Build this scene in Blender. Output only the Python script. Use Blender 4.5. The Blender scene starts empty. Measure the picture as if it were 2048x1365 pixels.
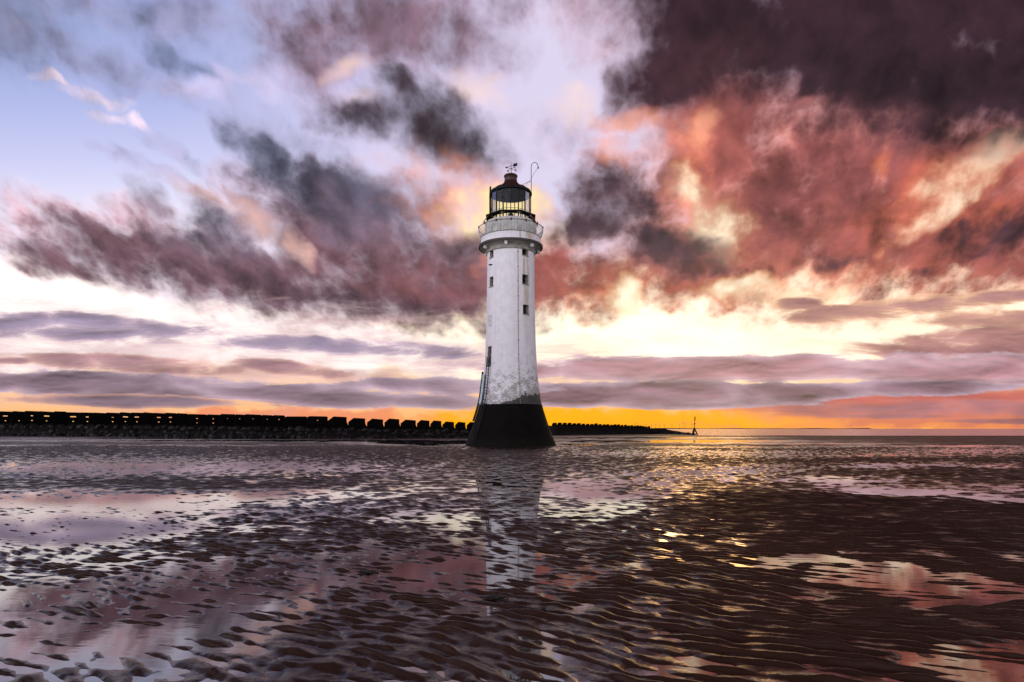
import bpy, bmesh, math, random
import numpy as np
from mathutils import Vector, Matrix
R = math.radians
rng = random.Random(7)
S = bpy.context.scene
COL = S.collection

# ------------------------------------------------------------------ camera
F, HOR, EYE = 1250.0, 858.0, 1.8        # focal length and horizon in pixels of the 2048 px photograph, eye height in metres
cd = bpy.data.cameras.new('camera'); cam = bpy.data.objects.new('camera', cd); COL.objects.link(cam)
cam.location = (0, 0, EYE); cam.rotation_euler = (R(90), 0, 0)
cd.sensor_width = 36; cd.lens = 36*F/2048; cd.shift_y = (HOR-682.5)/2048
cd.clip_start = 0.1; cd.clip_end = 60000
S.camera = cam
S.view_settings.view_transform = 'Standard'; S.view_settings.look = 'None'
S.view_settings.exposure = 0; S.view_settings.gamma = 1
S.cycles.max_bounces = 6; S.cycles.transparent_max_bounces = 12
S.cycles.caustics_reflective = False; S.cycles.caustics_refractive = False
S.cycles.sample_clamp_indirect = 4
S.cycles.use_denoising = True
SUN_AZ, SUN_EL = R(17), R(9.5)

def lin(c, k=1.0):
    o = []
    for v in c:
        v = v/255
        o.append(k*(v/12.92 if v <= .04045 else ((v+.055)/1.055)**2.4))
    return o

class NT:
    def __init__(s, tree): s.t = tree; s.n = tree.nodes; s.l = tree.links
    def new(s, typ, **kw):
        n = s.n.new(typ)
        for k, v in kw.items(): setattr(n, k, v)
        return n
    def put(s, sock, v):
        if v is None: return
        if isinstance(v, bpy.types.NodeSocket): s.l.new(v, sock)
        else:
            if sock.type == 'RGBA' and not isinstance(v, (int, float)) and len(v) == 3: v = (*v, 1)
            sock.default_value = v
    def m(s, op, a, b=None, c=None, clamp=False):
        n = s.new('ShaderNodeMath', operation=op, use_clamp=clamp)
        s.put(n.inputs[0], a); s.put(n.inputs[1], b); s.put(n.inputs[2], c)
        return n.outputs[0]
    def vm(s, op, a, b=None, sc=None):
        n = s.new('ShaderNodeVectorMath', operation=op)
        s.put(n.inputs[0], a); s.put(n.inputs[1], b)
        if sc is not None: s.put(n.inputs['Scale'], sc)
        return n.outputs['Value'] if op in ('LENGTH', 'DOT_PRODUCT', 'DISTANCE') else n.outputs[0]
    def xyz(s, x, y, z=0):
        n = s.new('ShaderNodeCombineXYZ')
        s.put(n.inputs[0], x); s.put(n.inputs[1], y); s.put(n.inputs[2], z)
        return n.outputs[0]
    def sep(s, v):
        n = s.new('ShaderNodeSeparateXYZ'); s.put(n.inputs[0], v); return n.outputs
    def step(s, v, lo, hi, a=0, b=1, kind='SMOOTHSTEP'):
        n = s.new('ShaderNodeMapRange', interpolation_type=kind, clamp=True)
        s.put(n.inputs['Value'], v); s.put(n.inputs['From Min'], lo); s.put(n.inputs['From Max'], hi)
        s.put(n.inputs['To Min'], a); s.put(n.inputs['To Max'], b)
        return n.outputs[0]
    def noise(s, v, scale=1, det=6, rough=.5, lac=2.0, dist=0, color=False, dim='3D'):
        n = s.new('ShaderNodeTexNoise', noise_dimensions=dim)
        s.put(n.inputs['Vector'], v); n.inputs['Scale'].default_value = scale; n.inputs['Detail'].default_value = det
        n.inputs['Roughness'].default_value = rough; n.inputs['Lacunarity'].default_value = lac; n.inputs['Distortion'].default_value = dist
        return n.outputs['Color'] if color else n.outputs['Fac']
    def mix(s, f, a, b, mode='MIX'):
        n = s.new('ShaderNodeMix', data_type='RGBA', blend_type=mode)
        s.put(n.inputs[0], f); s.put(n.inputs[6], a); s.put(n.inputs[7], b)
        return n.outputs[2]
    def ramp(s, f, stops):
        n = s.new('ShaderNodeValToRGB'); e = n.color_ramp.elements
        while len(e) < len(stops): e.new(1)
        for q, (p, c) in zip(e, stops):
            q.position = p; q.color = (*c, 1) if len(c) == 3 else c
        s.put(n.inputs[0], f); return n.outputs[0]

# ------------------------------------------------------------------ world: sunset sky with clouds, fixed in world directions
W = bpy.data.worlds.new('World'); S.world = W; W.use_nodes = True
T = NT(W.node_tree); T.n.clear()
tc = T.new('ShaderNodeTexCoord'); D = T.sep(tc.outputs['Generated'])
yv = T.m('MAXIMUM', D[1], .10)
sx = T.m('MULTIPLY', T.m('DIVIDE', D[0], yv), F/100); sy = T.m('MULTIPLY', T.m('DIVIDE', D[2], yv), F/100)
sy = T.m('MAXIMUM', sy, 0.0)
def K(px, py): return (px-1024)/100, (HOR-py)/100
# noise spaces: a fan that spreads from the sun side for the upper clouds, long flat bands for the low ones
den = T.m('ADD', sy, 3.4)
fanv = T.xyz(T.m('ADD', T.m('MULTIPLY', sx, .44), T.m('MULTIPLY', T.m('DIVIDE', T.m('ADD', sx, -1.5), T.m('ADD', sy, 5)), 5.0)), T.m('MULTIPLY', T.m('LOGARITHM', den, math.e), 7.4), 0)
bandv = T.xyz(T.m('MULTIPLY', sx, .62), T.m('MULTIPLY', sy, 2.9), 3.7)
sdx = T.m('SUBTRACT', 3.4, sx); sdy = T.m('SUBTRACT', 2.0, sy)
sdl = T.m('DIVIDE', .26, T.m('SQRT', T.m('ADD', T.m('MULTIPLY', sdx, sdx), T.m('MULTIPLY_ADD', sdy, sdy, .6))))
sdir = T.xyz(T.m('MULTIPLY', sdx, sdl), T.m('MULTIPLY', sdy, sdl), 0)      # step towards the hidden sun, for the lit sides of the clouds
wx = T.m('SUBTRACT', T.noise(fanv, 1.1, 3, .55), .5); wy = T.m('SUBTRACT', T.noise(T.vm('ADD', fanv, (7.3, 2.1, 0)), 1.1, 3, .55), .5)
fanw = T.vm('ADD', fanv, T.vm('SCALE', T.xyz(wx, wy, 0), sc=.4))
nF = T.noise(fanw, 0.85, 9, .54)
nF2 = T.noise(T.vm('ADD', fanw, sdir), 0.85, 5, .5)
vo = T.new('ShaderNodeTexVoronoi', voronoi_dimensions='2D', feature='SMOOTH_F1'); T.put(vo.inputs['Vector'], fanw); vo.inputs['Scale'].default_value = 1.9
vo.inputs['Detail'].default_value = 3; vo.inputs['Roughness'].default_value = .55; vo.inputs['Smoothness'].default_value = .6
nD = T.m('SUBTRACT', 1.0, vo.outputs['Distance'])
nB = T.noise(bandv, 1.0, 8, .62, dist=.35)
nB2 = T.noise(T.vm('ADD', bandv, (.02, -.16, 0)), 1.0, 5, .5, dist=.25)
relF = T.m('SUBTRACT', nF, nF2); relB = T.m('SUBTRACT', nB, nB2)
cF = T.m('ADD', T.m('SUBTRACT', nF, .5), T.m('MULTIPLY', T.m('SUBTRACT', nD, .5), .28))
cB = T.m('SUBTRACT', nB, .5)
def quad(x, y): return (T.xyz(T.m('MULTIPLY', x, x), T.m('MULTIPLY', x, y), T.m('MULTIPLY', y, y)), T.xyz(x, y, 1.0))
SQ = quad(sx, sy)
SW = quad(T.m('MULTIPLY_ADD', wx, 1.0, sx), T.m('MULTIPLY_ADD', wy, .8, sy))   # blobs bent by the wind
def field(blobs, src):
    f = None
    for b in blobs:
        cx, cy, rx, ry = b[:4]; t = R(b[4] if len(b) > 4 else 0)
        x, y = K(cx, cy); ix, iy = (100/rx)**2, (100/ry)**2; ct, st = math.cos(t), math.sin(t)
        A = ct*ct*ix + st*st*iy; B = 2*ct*st*(ix-iy); C = st*st*ix + ct*ct*iy
        v = T.m('ADD', T.vm('DOT_PRODUCT', src[0], (A, B, C)), T.vm('DOT_PRODUCT', src[1], (-2*A*x-B*y, -2*C*y-B*x, A*x*x+B*x*y+C*y*y)))
        f = v if f is None else T.m('SMOOTH_MIN', f, v, .35)
    return T.m('SUBTRACT', 1, f)
AMP, SOFT = 1.35, 2.2
def layer(base, blobs, core, edge=None, amp=2.2, lo=-.12, hi=.35, e2=.8, op=1.0, kind='F', rel=3.2, k=1.0, ke=None, tone=.9):
    if edge is None: edge = core
    src = SW if kind == 'F' else SQ
    f = field(blobs, src)
    n, rl = (cF, relF) if kind == 'F' else (cB, relB)
    if amp: sf, pd = (SOFT, .1) if kind == 'F' else (1.3, .03); f = T.m('MULTIPLY_ADD', n, amp*AMP, f); lo, hi, e2 = lo*sf-pd, hi*sf+pd, e2*1.3
    mk = T.step(f, lo, hi, 0, op)
    c = T.mix(T.step(f, lo, e2), lin(edge, ke or k), lin(core, k))
    if rel:
        sh = T.m('MAXIMUM', T.m('MULTIPLY_ADD', rl, rel, T.m('MULTIPLY_ADD', n, -tone, 1)), .3)
        h = T.new('ShaderNodeHueSaturation'); T.put(h.inputs['Value'], sh); T.put(h.inputs['Color'], c); c = h.outputs[0]
    return T.mix(mk, base, c)
up = T.step(sy, 0, 10, 0, 1, 'LINEAR')
c = T.ramp(up, [(0, lin((252, 190, 110))), (.06, lin((250, 200, 160))), (.16, lin((255, 238, 222))), (.26, lin((250, 240, 250))), (.44, lin((234, 230, 250))),
                (.54, lin((208, 210, 244))), (.66, lin((182, 190, 232))), (.80, lin((170, 180, 222))), (1, lin((142, 152, 196)))])
# towards the middle and right the clear sky is paler
c = T.mix(T.m('MULTIPLY', T.step(sx, -7.5, .5), T.step(sy, 2, 5)), c, lin((222, 214, 238)))
G = dict(amp=0, rel=0)
# veils of light behind the clouds
c = layer(c, [(1160, 852, 480, 48)], (255, 180, 26), (255, 182, 90), lo=0, hi=.85, **G)
c = layer(c, [(1500, 850, 500, 40)], (254, 174, 66), lo=0, hi=.9, op=.85, **G)
c = layer(c, [(2050, 824, 640, 46)], (208, 122, 110), (232, 156, 126), lo=0, hi=.7, op=.85, **G)
c = layer(c, [(2000, 856, 760, 14)], (234, 150, 104), lo=0, hi=.8, op=.7, **G)
c = layer(c, [(560, 842, 360, 34)], (238, 148, 118), lo=0, hi=.7, op=.8, **G)
c = layer(c, [(1480, 640, 700, 150), (2000, 590, 420, 110, 8), (960, 700, 360, 80)], (255, 248, 222), (255, 210, 146), lo=0, hi=.6, k=1.3, ke=1.0, **G)
c = layer(c, [(480, 672, 560, 70, -5), (60, 590, 340, 90, -10), (80, 700, 460, 46)], (255, 246, 242), lo=0, hi=.6, op=.92, k=1.12, **G)
# high wisps on the left
c = layer(c, [(20, 30, 150, 100, -15)], (82, 84, 100), (118, 126, 160), lo=-.5, hi=.7, op=.95, amp=1.6)
c = layer(c, [(430, 60, 260, 60, -22), (560, 130, 160, 45, -35)], (134, 138, 172), lo=-.2, hi=.9, op=.75)
c = layer(c, [(335, 112, 58, 34, -25), (395, 140, 70, 24, -30)], (104, 112, 142), (150, 155, 195), lo=-.2, hi=.7, op=.95, amp=1.5)
c = layer(c, [(195, 190, 72, 20, -14), (215, 232, 56, 15, -2), (288, 248, 34, 12, -40), (95, 155, 50, 9, -15)], (246, 222, 232), (200, 198, 234), lo=-.3, hi=.9, amp=2.6, op=.9)
c = layer(c, [(480, 160, 70, 22, -20), (430, 185, 120, 30, -10)], (232, 206, 224), lo=-.3, hi=.9, amp=2.0, op=.6)
c = layer(c, [(360, 310, 110, 24, -35), (270, 330, 120, 20, -30), (330, 350, 120, 14, -30)], (168, 156, 186), lo=-.2, hi=.8, amp=2.0, op=.7)
c = layer(c, [(300, 30, 360, 50, -8), (180, 110, 260, 40, -20), (520, 250, 200, 40, -25)], (148, 142, 168), (178, 174, 204), lo=-.6, hi=1.1, op=.8, amp=2.6)
# upper middle
c = layer(c, [(640, 200, 160, 60, -30), (1090, 270, 160, 60, -20)], (206, 188, 212), lo=-.4, hi=.9, op=.7)
c = layer(c, [(790, 45, 250, 125, -10), (640, 100, 170, 80, -40), (930, 30, 120, 90, -50)], (128, 104, 118), (186, 168, 196), lo=-.4, hi=.5, op=.97, amp=1.7)
c = layer(c, [(750, 60, 160, 60, -20)], (122, 98, 112), lo=-.3, hi=1.0, op=.7, amp=2.6)
c = layer(c, [(1190, 60, 140, 90, -50)], (200, 170, 186), lo=-.3, hi=.8, op=.75)
c = layer(c, [(960, 180, 80, 34, -25), (720, 195, 60, 24, 10), (1145, 212, 44, 44, 40), (700, 140, 60, 20, 20)], (255, 222, 208), (240, 208, 212), lo=-.5, hi=.9, amp=2.2, op=.8, rel=.4, tone=0, k=1.05)
c = layer(c, [(865, 240, 150, 84, -28), (715, 232, 120, 42, -5), (930, 285, 76, 54, -45), (800, 170, 70, 36, -40)], (68, 56, 64), (150, 132, 150), lo=-.3, hi=.42, e2=.45, amp=1.3)
# big grey mass on the left and middle
c = layer(c, [(60, 450, 220, 74, -22), (200, 470, 190, 60, -25), (280, 440, 150, 50, -15)], (214, 166, 176), (244, 216, 222), lo=-.3, hi=.8, amp=2.4)
c = layer(c, [(470, 548, 440, 88, -11), (830, 565, 340, 112, -8), (220, 500, 240, 60, -18), (690, 460, 310, 120, -15), (1000, 560, 200, 100, 0), (120, 520, 150, 40, -20)],
          (122, 94, 104), (224, 176, 184), lo=-.12, hi=.34, e2=.34, amp=1.1)
c = layer(c, [(420, 500, 240, 46, -15)], (158, 112, 122), lo=-.2, hi=1.2, op=.6, amp=2.4)
c = layer(c, [(800, 540, 260, 70, -20), (960, 590, 160, 60, 0)], (150, 92, 90), (140, 96, 100), lo=-.3, hi=1.1, op=.8, amp=2.4)
c = layer(c, [(640, 596, 300, 36, -11), (860, 630, 180, 30, -6), (330, 545, 180, 28, -10), (880, 488, 120, 40, 0), (720, 510, 120, 40, -10)], (78, 60, 70), (110, 84, 94), lo=-.5, hi=.9, op=.85, amp=2.6)
c = layer(c, [(510, 440, 90, 30, -50), (590, 490, 60, 22, -50), (420, 395, 110, 22, -20)], (252, 208, 198), (238, 200, 208), lo=-.4, hi=.9, amp=2.2, op=.85, rel=.5, tone=0)
c = layer(c, [(550, 330, 160, 42, -38), (650, 400, 130, 66, -35), (740, 400, 170, 66, -10)], (78, 80, 98), (146, 140, 164), lo=-.3, hi=.45, e2=.45, amp=1.3)
c = layer(c, [(318, 425, 90, 30, -50), (450, 460, 110, 40, -45), (390, 480, 120, 40, -20)], (98, 92, 108), (140, 118, 134), lo=-.5, hi=.9, amp=2.0, op=.85)
c = layer(c, [(700, 440, 200, 70, -20)], (132, 108, 120), lo=-.4, hi=1.0, op=.6, amp=2.4)
# light round the lantern
c = layer(c, [(890, 395, 150, 84, -25)], (240, 164, 142), (222, 166, 160), lo=-.4, hi=1.0, op=.85, amp=2.0)
c = layer(c, [(985, 424, 120, 48, 12)], (255, 240, 196), (254, 190, 150), lo=-.3, hi=.8, amp=1.8, k=1.2, ke=1, rel=.5, tone=0)
c = layer(c, [(1125, 475, 70, 54)], (255, 228, 206), (235, 180, 174), lo=-.4, hi=.9, amp=1.8, rel=.5, tone=0, k=1.1)
c = layer(c, [(930, 488, 100, 32, 4)], (112, 92, 102), (170, 130, 135), lo=-.2, hi=.6, amp=1.8)
# right half: red mass lit from below
c = layer(c, [(1800, 350, 560, 330), (1480, 420, 260, 240)], (222, 128, 104), (228, 170, 160), lo=-.1, hi=.6, amp=.5, rel=1)
c = layer(c, [(1760, 400, 580, 240), (1450, 520, 340, 104), (1950, 500, 300, 110), (1430, 330, 160, 150), (1480, 220, 220, 100), (1130, 555, 150, 80)], (152, 90, 86), (244, 156, 120), lo=-.15, hi=.3, e2=.45, amp=1.35, rel=3.2)
c = layer(c, [(1750, 330, 260, 80, 5), (1550, 420, 200, 60, 30)], (112, 68, 75), lo=-.6, hi=1.0, op=.8, amp=3.0)
c = layer(c, [(1450, 560, 300, 56), (1720, 550, 300, 40), (1250, 590, 160, 50)], (206, 122, 100), (240, 166, 124), lo=-.3, hi=1.0, amp=2.8, op=.7)
c = layer(c, [(1900, 350, 200, 70, 35), (1980, 430, 160, 40, 35)], (214, 120, 96), lo=-.5, hi=.9, amp=2.8, op=.75)
c = layer(c, [(1285, 270, 80, 66, -40)], (206, 184, 198), (232, 176, 172), lo=-.3, hi=.8, amp=2.0)
c = layer(c, [(1385, 295, 50, 76, 10), (1345, 395, 50, 50)], (240, 150, 124), (190, 106, 100), lo=-.4, hi=.9, amp=2.4)
c = layer(c, [(1418, 445, 64, 90, 35), (1380, 385, 36, 60, 20)], (255, 238, 208), (252, 152, 92), lo=-.7, hi=1.0, e2=1.2, amp=3.0, k=1.2, ke=1, rel=.5, tone=0)
c = layer(c, [(1757, 328, 22, 36, -30)], (252, 152, 84), (206, 108, 84), lo=-.5, hi=1.0, amp=2.4, rel=.5, op=.85)
c = layer(c, [(1990, 305, 190, 40, 33), (1905, 402, 140, 26, 36)], (255, 228, 200), (248, 144, 98), lo=-.6, hi=.8, e2=1.0, amp=2.8, rel=.5, tone=0, k=1.1, ke=1)
c = layer(c, [(1240, 405, 120, 100, -20), (1190, 450, 110, 60, 0), (1330, 495, 160, 46, -15)], (76, 58, 68), (166, 130, 142), lo=-.25, hi=.42, e2=.45, amp=1.4)
c = layer(c, [(1660, 525, 100, 24, 0), (2010, 470, 200, 58, 14), (1800, 566, 90, 26, 18), (1470, 545, 120, 20, 0)], (84, 56, 64), (156, 90, 84), lo=-.25, hi=.6, amp=2.2)
c = layer(c, [(1180, 622, 60, 40)], (146, 94, 88), (236, 164, 130), lo=-.2, hi=.5, amp=1.8)
c = layer(c, [(1720, 90, 500, 180, -4), (2080, 150, 440, 160, 8), (1330, 150, 140, 90, 30), (1400, 10, 190, 170, 0), (1750, -260, 1000, 330), (1950, 20, 340, 120)], (60, 40, 49), (140, 96, 102), lo=-.1, hi=.26, e2=.5, amp=.75, rel=2.6, tone=1.2)
c = layer(c, [(1560, 90, 190, 60, -10), (1900, 180, 240, 56, 6)], (44, 29, 38), lo=-.6, hi=1.0, amp=2.6, op=.85)
c = layer(c, [(1400, 130, 140, 60, 20), (1700, 230, 220, 30, 0)], (96, 62, 70), lo=-.6, hi=1.0, amp=2.8, op=.6)
c = layer(c, [(1615, 205, 60, 18, 10)], (190, 124, 122), (110, 66, 70), lo=-.4, hi=.9, amp=2.4, op=.9)
c = layer(c, [(1490, 575, 100, 22, 4), (1620, 590, 90, 14, 4), (1250, 590, 40, 40)], (255, 246, 218), (255, 186, 110), lo=-.4, hi=.7, e2=.9, amp=1.8, k=1.2, ke=1, rel=.5, tone=0)
c = layer(c, [(1275, 236, 80, 22, 0), (1400, 262, 50, 40, 60), (1225, 300, 40, 30)], (252, 178, 150), (214, 124, 112), lo=-.5, hi=.9, amp=2.0, op=.85, rel=1, tone=.3)
c = layer(c, [(1022, 416, 84, 40)], (255, 228, 150), (252, 176, 116), lo=-.4, hi=.8, amp=1.4, k=1.1, ke=1, rel=.4, tone=0)
# small low clouds on the right
c = layer(c, [(1800, 615, 230, 22, 5), (2000, 595, 160, 16, 6), (1620, 600, 70, 16, 12), (1990, 640, 140, 18, 0)], (176, 132, 132), (250, 204, 164), lo=-.3, hi=.4, amp=3.4, kind='B', rel=1.8)
c = layer(c, [(1950, 700, 260, 48, 4)], (164, 118, 124), (240, 194, 176), lo=-.25, hi=.45, amp=2.8, kind='B', rel=1.8)
# flat banks near the horizon
c = layer(c, [(300, 715, 900, 95), (900, 730, 400, 56)], (212, 172, 178), (240, 212, 208), lo=-.6, hi=1.6, amp=4.5, kind='B', op=.8, rel=2)
c = layer(c, [(1750, 660, 500, 60, 4)], (226, 176, 158), lo=-.7, hi=1.5, amp=4.5, kind='B', op=.35, rel=2)
c = layer(c, [(1480, 738, 560, 29, 0), (1950, 742, 320, 36)], (176, 134, 142), (208, 180, 190), lo=-.12, hi=.2, amp=2.2, kind='B', rel=3)
c = layer(c, [(1850, 804, 520, 40)], (192, 112, 110), (225, 136, 110), lo=-.1, hi=.6, amp=1.0, kind='B', rel=.8)
c = layer(c, [(1980, 818, 420, 20, 0), (1800, 832, 160, 7, 0), (2020, 842, 160, 6, 0)], (158, 116, 126), (206, 134, 124), lo=-.3, hi=.4, amp=2.6, kind='B', rel=2, op=.85)
c = layer(c, [(1330, 790, 340, 28, 0), (1700, 780, 360, 18, 1), (1130, 790, 160, 24)], (138, 110, 124), (188, 166, 180), lo=-.08, hi=.14, amp=2.2, kind='B', rel=3.4)
c = layer(c, [(120, 655, 380, 28, -2), (640, 692, 300, 18, -3)], (146, 132, 158), (218, 190, 204), lo=-.2, hi=.4, op=.9, amp=3.6, kind='B', rel=3)
c = layer(c, [(260, 728, 240, 18, -3), (570, 735, 120, 17, -8), (30, 722, 40, 8)], (166, 128, 136), (234, 190, 180), lo=-.15, hi=.3, op=.9, amp=3.2, kind='B', rel=3)
c = layer(c, [(60, 765, 520, 27, -2), (560, 787, 460, 25, -2), (890, 774, 220, 19, 0)], (140, 120, 136), (194, 172, 188), lo=-.1, hi=.22, op=.95, amp=2.6, kind='B', rel=3)
c = layer(c, [(280, 803, 280, 13, -1)], (152, 130, 144), (220, 174, 158), lo=-.12, hi=.2, amp=2.6, kind='B', rel=2)
gm = T.new('ShaderNodeGamma'); T.put(gm.inputs[0], c); gm.inputs[1].default_value = 1.08
hs = T.new('ShaderNodeHueSaturation'); T.put(hs.inputs['Color'], gm.outputs[0]); hs.inputs['Saturation'].default_value = 1.04; hs.inputs['Value'].default_value = 1.04; c = hs.outputs[0]
c = T.mix(T.step(sy, 8.8, 15), c, lin((66, 38, 30)))        # unseen dark brown sky overhead, added to darken and warm reflections on the sand
# unseen eastern sky behind the viewer, brightened, mostly at left, to light the tower
back = T.ramp(T.step(D[2], 0, 1, 0, 1, 'LINEAR'), [(0, lin((236, 226, 232))), (.35, lin((222, 220, 236))), (.6, lin((112, 98, 100))), (1, lin((66, 38, 30)))])
h = T.new('ShaderNodeHueSaturation'); T.put(h.inputs['Value'], T.step(D[0], -.8, .9, 2.75, 1.3)); T.put(h.inputs['Color'], back); back = h.outputs[0]
c = T.mix(T.step(D[1], -.12, .2), back, c)
sky = T.new('ShaderNodeTexSky', sky_type='NISHITA', sun_disc=False, sun_elevation=SUN_EL, sun_rotation=SUN_AZ)
bg1 = T.new('ShaderNodeBackground'); T.put(bg1.inputs[0], sky.outputs[0]); bg1.inputs[1].default_value = .0015
bg2 = T.new('ShaderNodeBackground'); T.put(bg2.inputs[0], c); bg2.inputs[1].default_value = 1.0
ad = T.new('ShaderNodeAddShader'); T.l.new(bg1.outputs[0], ad.inputs[0]); T.l.new(bg2.outputs[0], ad.inputs[1])
wo = T.new('ShaderNodeOutputWorld'); T.l.new(ad.outputs[0], wo.inputs[0])
W.cycles.sampling_method = 'MANUAL'; W.cycles.sample_map_resolution = 512

# ------------------------------------------------------------------ sun
sl = bpy.data.lights.new('sun', 'SUN'); sun = bpy.data.objects.new('sun', sl); COL.objects.link(sun)
sl.energy = .07; sl.angle = R(9); sl.color = (1, .50, .14)
sun.rotation_euler = Vector((-math.sin(SUN_AZ)*math.cos(SUN_EL), -math.cos(SUN_AZ)*math.cos(SUN_EL), -math.sin(SUN_EL))).to_track_quat('-Z', 'Y').to_euler()
sun.location = (60, 200, 40)

# ------------------------------------------------------------------ helpers
def link(name, me, mat=None, parent=None):
    o = bpy.data.objects.new(name, me); COL.objects.link(o)
    if mat is not None: me.materials.append(mat)
    if parent is not None: o.parent = parent
    return o
def tag(o, label=None, cat=None, group=None, kind=None):
    for k, v in (('label', label), ('category', cat), ('group', group), ('kind', kind)):
        if v: o[k] = v
    return o
def empty(name, loc, label=None, cat=None, group=None):
    o = bpy.data.objects.new(name, None); COL.objects.link(o); o.location = loc; o.empty_display_size = .3
    return tag(o, label, cat, group)
class MB:
    def __init__(s): s.b = bmesh.new()
    def done(s, name, mat, parent=None, smooth=False):
        me = bpy.data.meshes.new(name); bmesh.ops.recalc_face_normals(s.b, faces=s.b.faces); s.b.to_mesh(me); s.b.free()
        if smooth:
            for p in me.polygons: p.use_smooth = True
        return link(name, me, mat, parent)
    def poly(s, pts): return s.b.faces.new([s.b.verts.new(p) for p in pts])
    def box(s, c, d, M=None):
        v = []
        for sx_ in (-.5, .5):
            for sy_ in (-.5, .5):
                for sz_ in (-.5, .5):
                    p = Vector((c[0]+sx_*d[0], c[1]+sy_*d[1], c[2]+sz_*d[2]))
                    v.append(s.b.verts.new(M @ p if M else p))
        for f in ((0, 1, 3, 2), (4, 6, 7, 5), (0, 4, 5, 1), (2, 3, 7, 6), (0, 2, 6, 4), (1, 5, 7, 3)): s.b.faces.new([v[i] for i in f])
    def prism(s, prof, y0, y1, M=None):
        a = [s.b.verts.new((M @ Vector((x, y0, z))) if M else (x, y0, z)) for x, z in prof]
        b = [s.b.verts.new((M @ Vector((x, y1, z))) if M else (x, y1, z)) for x, z in prof]
        s.b.faces.new(a); s.b.faces.new(b[::-1]); n = len(a)
        for i in range(n): s.b.faces.new((a[i], b[i], b[(i+1) % n], a[(i+1) % n]))
    def tube(s, pts, r, seg=8, cap=True):
        pts = [Vector(p) for p in pts]; rs = r if isinstance(r, (list, tuple)) else [r]*len(pts)
        rings = []; ref = None
        for i, p in enumerate(pts):
            t = (pts[min(i+1, len(pts)-1)]-pts[max(i-1, 0)]).normalized()
            if ref is None: ref = t.orthogonal().normalized()
            ref = (ref-t*ref.dot(t)).normalized(); q = t.cross(ref)
            rings.append([s.b.verts.new(p+rs[i]*(math.cos(2*math.pi*k/seg)*ref+math.sin(2*math.pi*k/seg)*q)) for k in range(seg)])
        for a, b in zip(rings, rings[1:]):
            for k in range(seg): s.b.faces.new((a[k], a[(k+1) % seg], b[(k+1) % seg], b[k]))
        if cap: s.b.faces.new(rings[0][::-1]); s.b.faces.new(rings[-1])
    def lathe(s, prof, seg=64, a0=0.0, close=True, skip=None):
        n = seg if close else seg+1
        rows = [[s.b.verts.new((r*math.sin(a0+2*math.pi*k/seg), -r*math.cos(a0+2*math.pi*k/seg), z)) for k in range(n)] for r, z in prof]
        for i in range(len(rows)-1):
            for k in range(seg):
                s.b.faces.new((rows[i][k], rows[i][(k+1) % n], rows[i+1][(k+1) % n], rows[i+1][k]))
    def ring(s, r0, r1, z0, z1, seg=64, a0=0.0):
        s.lathe([(r0, z0), (r1, z0), (r1, z1), (r0, z1), (r0, z0)], seg, a0); bmesh.ops.remove_doubles(s.b, verts=s.b.verts, dist=1e-5)

def material(name):
    m = bpy.data.materials.new(name); m.use_nodes = True; t = NT(m.node_tree)
    b = t.n['Principled BSDF']
    return m, t, b
def plain(name, col, rough=.6, metal=0, var=.25, scale=3.0, bump=.0, spec=.5):
    m, t, b = material(name)
    co = t.new('ShaderNodeTexCoord').outputs['Object']
    n = t.noise(co, scale, 6, .6)
    lo = [v*(1-var) for v in col]; hi = [min(1, v*(1+var)) for v in col]
    t.put(b.inputs['Base Color'], t.mix(t.step(n, .3, .7), lo, hi))
    t.put(b.inputs['Roughness'], t.step(n, .3, .7, max(.02, rough-.1), min(1, rough+.1)))
    b.inputs['Metallic'].default_value = metal; b.inputs['Specular IOR Level'].default_value = spec
    if bump:
        bp = t.new('ShaderNodeBump'); bp.inputs['Strength'].default_value = bump; bp.inputs['Distance'].default_value = .05
        t.put(bp.inputs['Height'], n); t.put(b.inputs['Normal'], bp.outputs[0])
    return m

# numpy gradient noise
_pr = np.random.RandomState(11); _perm = _pr.permutation(512).astype(np.int32)
_ang = _pr.rand(512)*2*np.pi; _gx, _gy = np.cos(_ang).astype(np.float32), np.sin(_ang).astype(np.float32)
def perlin(x, y, seed=0):
    x = np.asarray(x, np.float32); y = np.asarray(y, np.float32)
    xi = np.floor(x).astype(np.int32); yi = np.floor(y).astype(np.int32); xf = x-xi; yf = y-yi
    def g(i, j):
        h = _perm[(_perm[(xi+i+seed*37) & 511]+yi+j+seed*101) & 511]
        return _gx[h]*(xf-i)+_gy[h]*(yf-j)
    u = xf*xf*xf*(xf*(xf*6-15)+10); v = yf*yf*yf*(yf*(yf*6-15)+10)
    a = g(0, 0); b = g(1, 0); c_ = g(0, 1); d = g(1, 1)
    return ((a+(b-a)*u)+((c_+(d-c_)*u)-(a+(b-a)*u))*v)*1.5
def fbm(x, y, o=4, seed=0, rough=.5):
    f = 0; a = 1; q = 1
    for i in range(o): f = f+a*perlin(x*q, y*q, seed+i); a *= rough; q *= 2.03
    return f
def sstep(x, a, b):
    t = np.clip((x-a)/(b-a), 0, 1); return t*t*(3-2*t)
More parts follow.
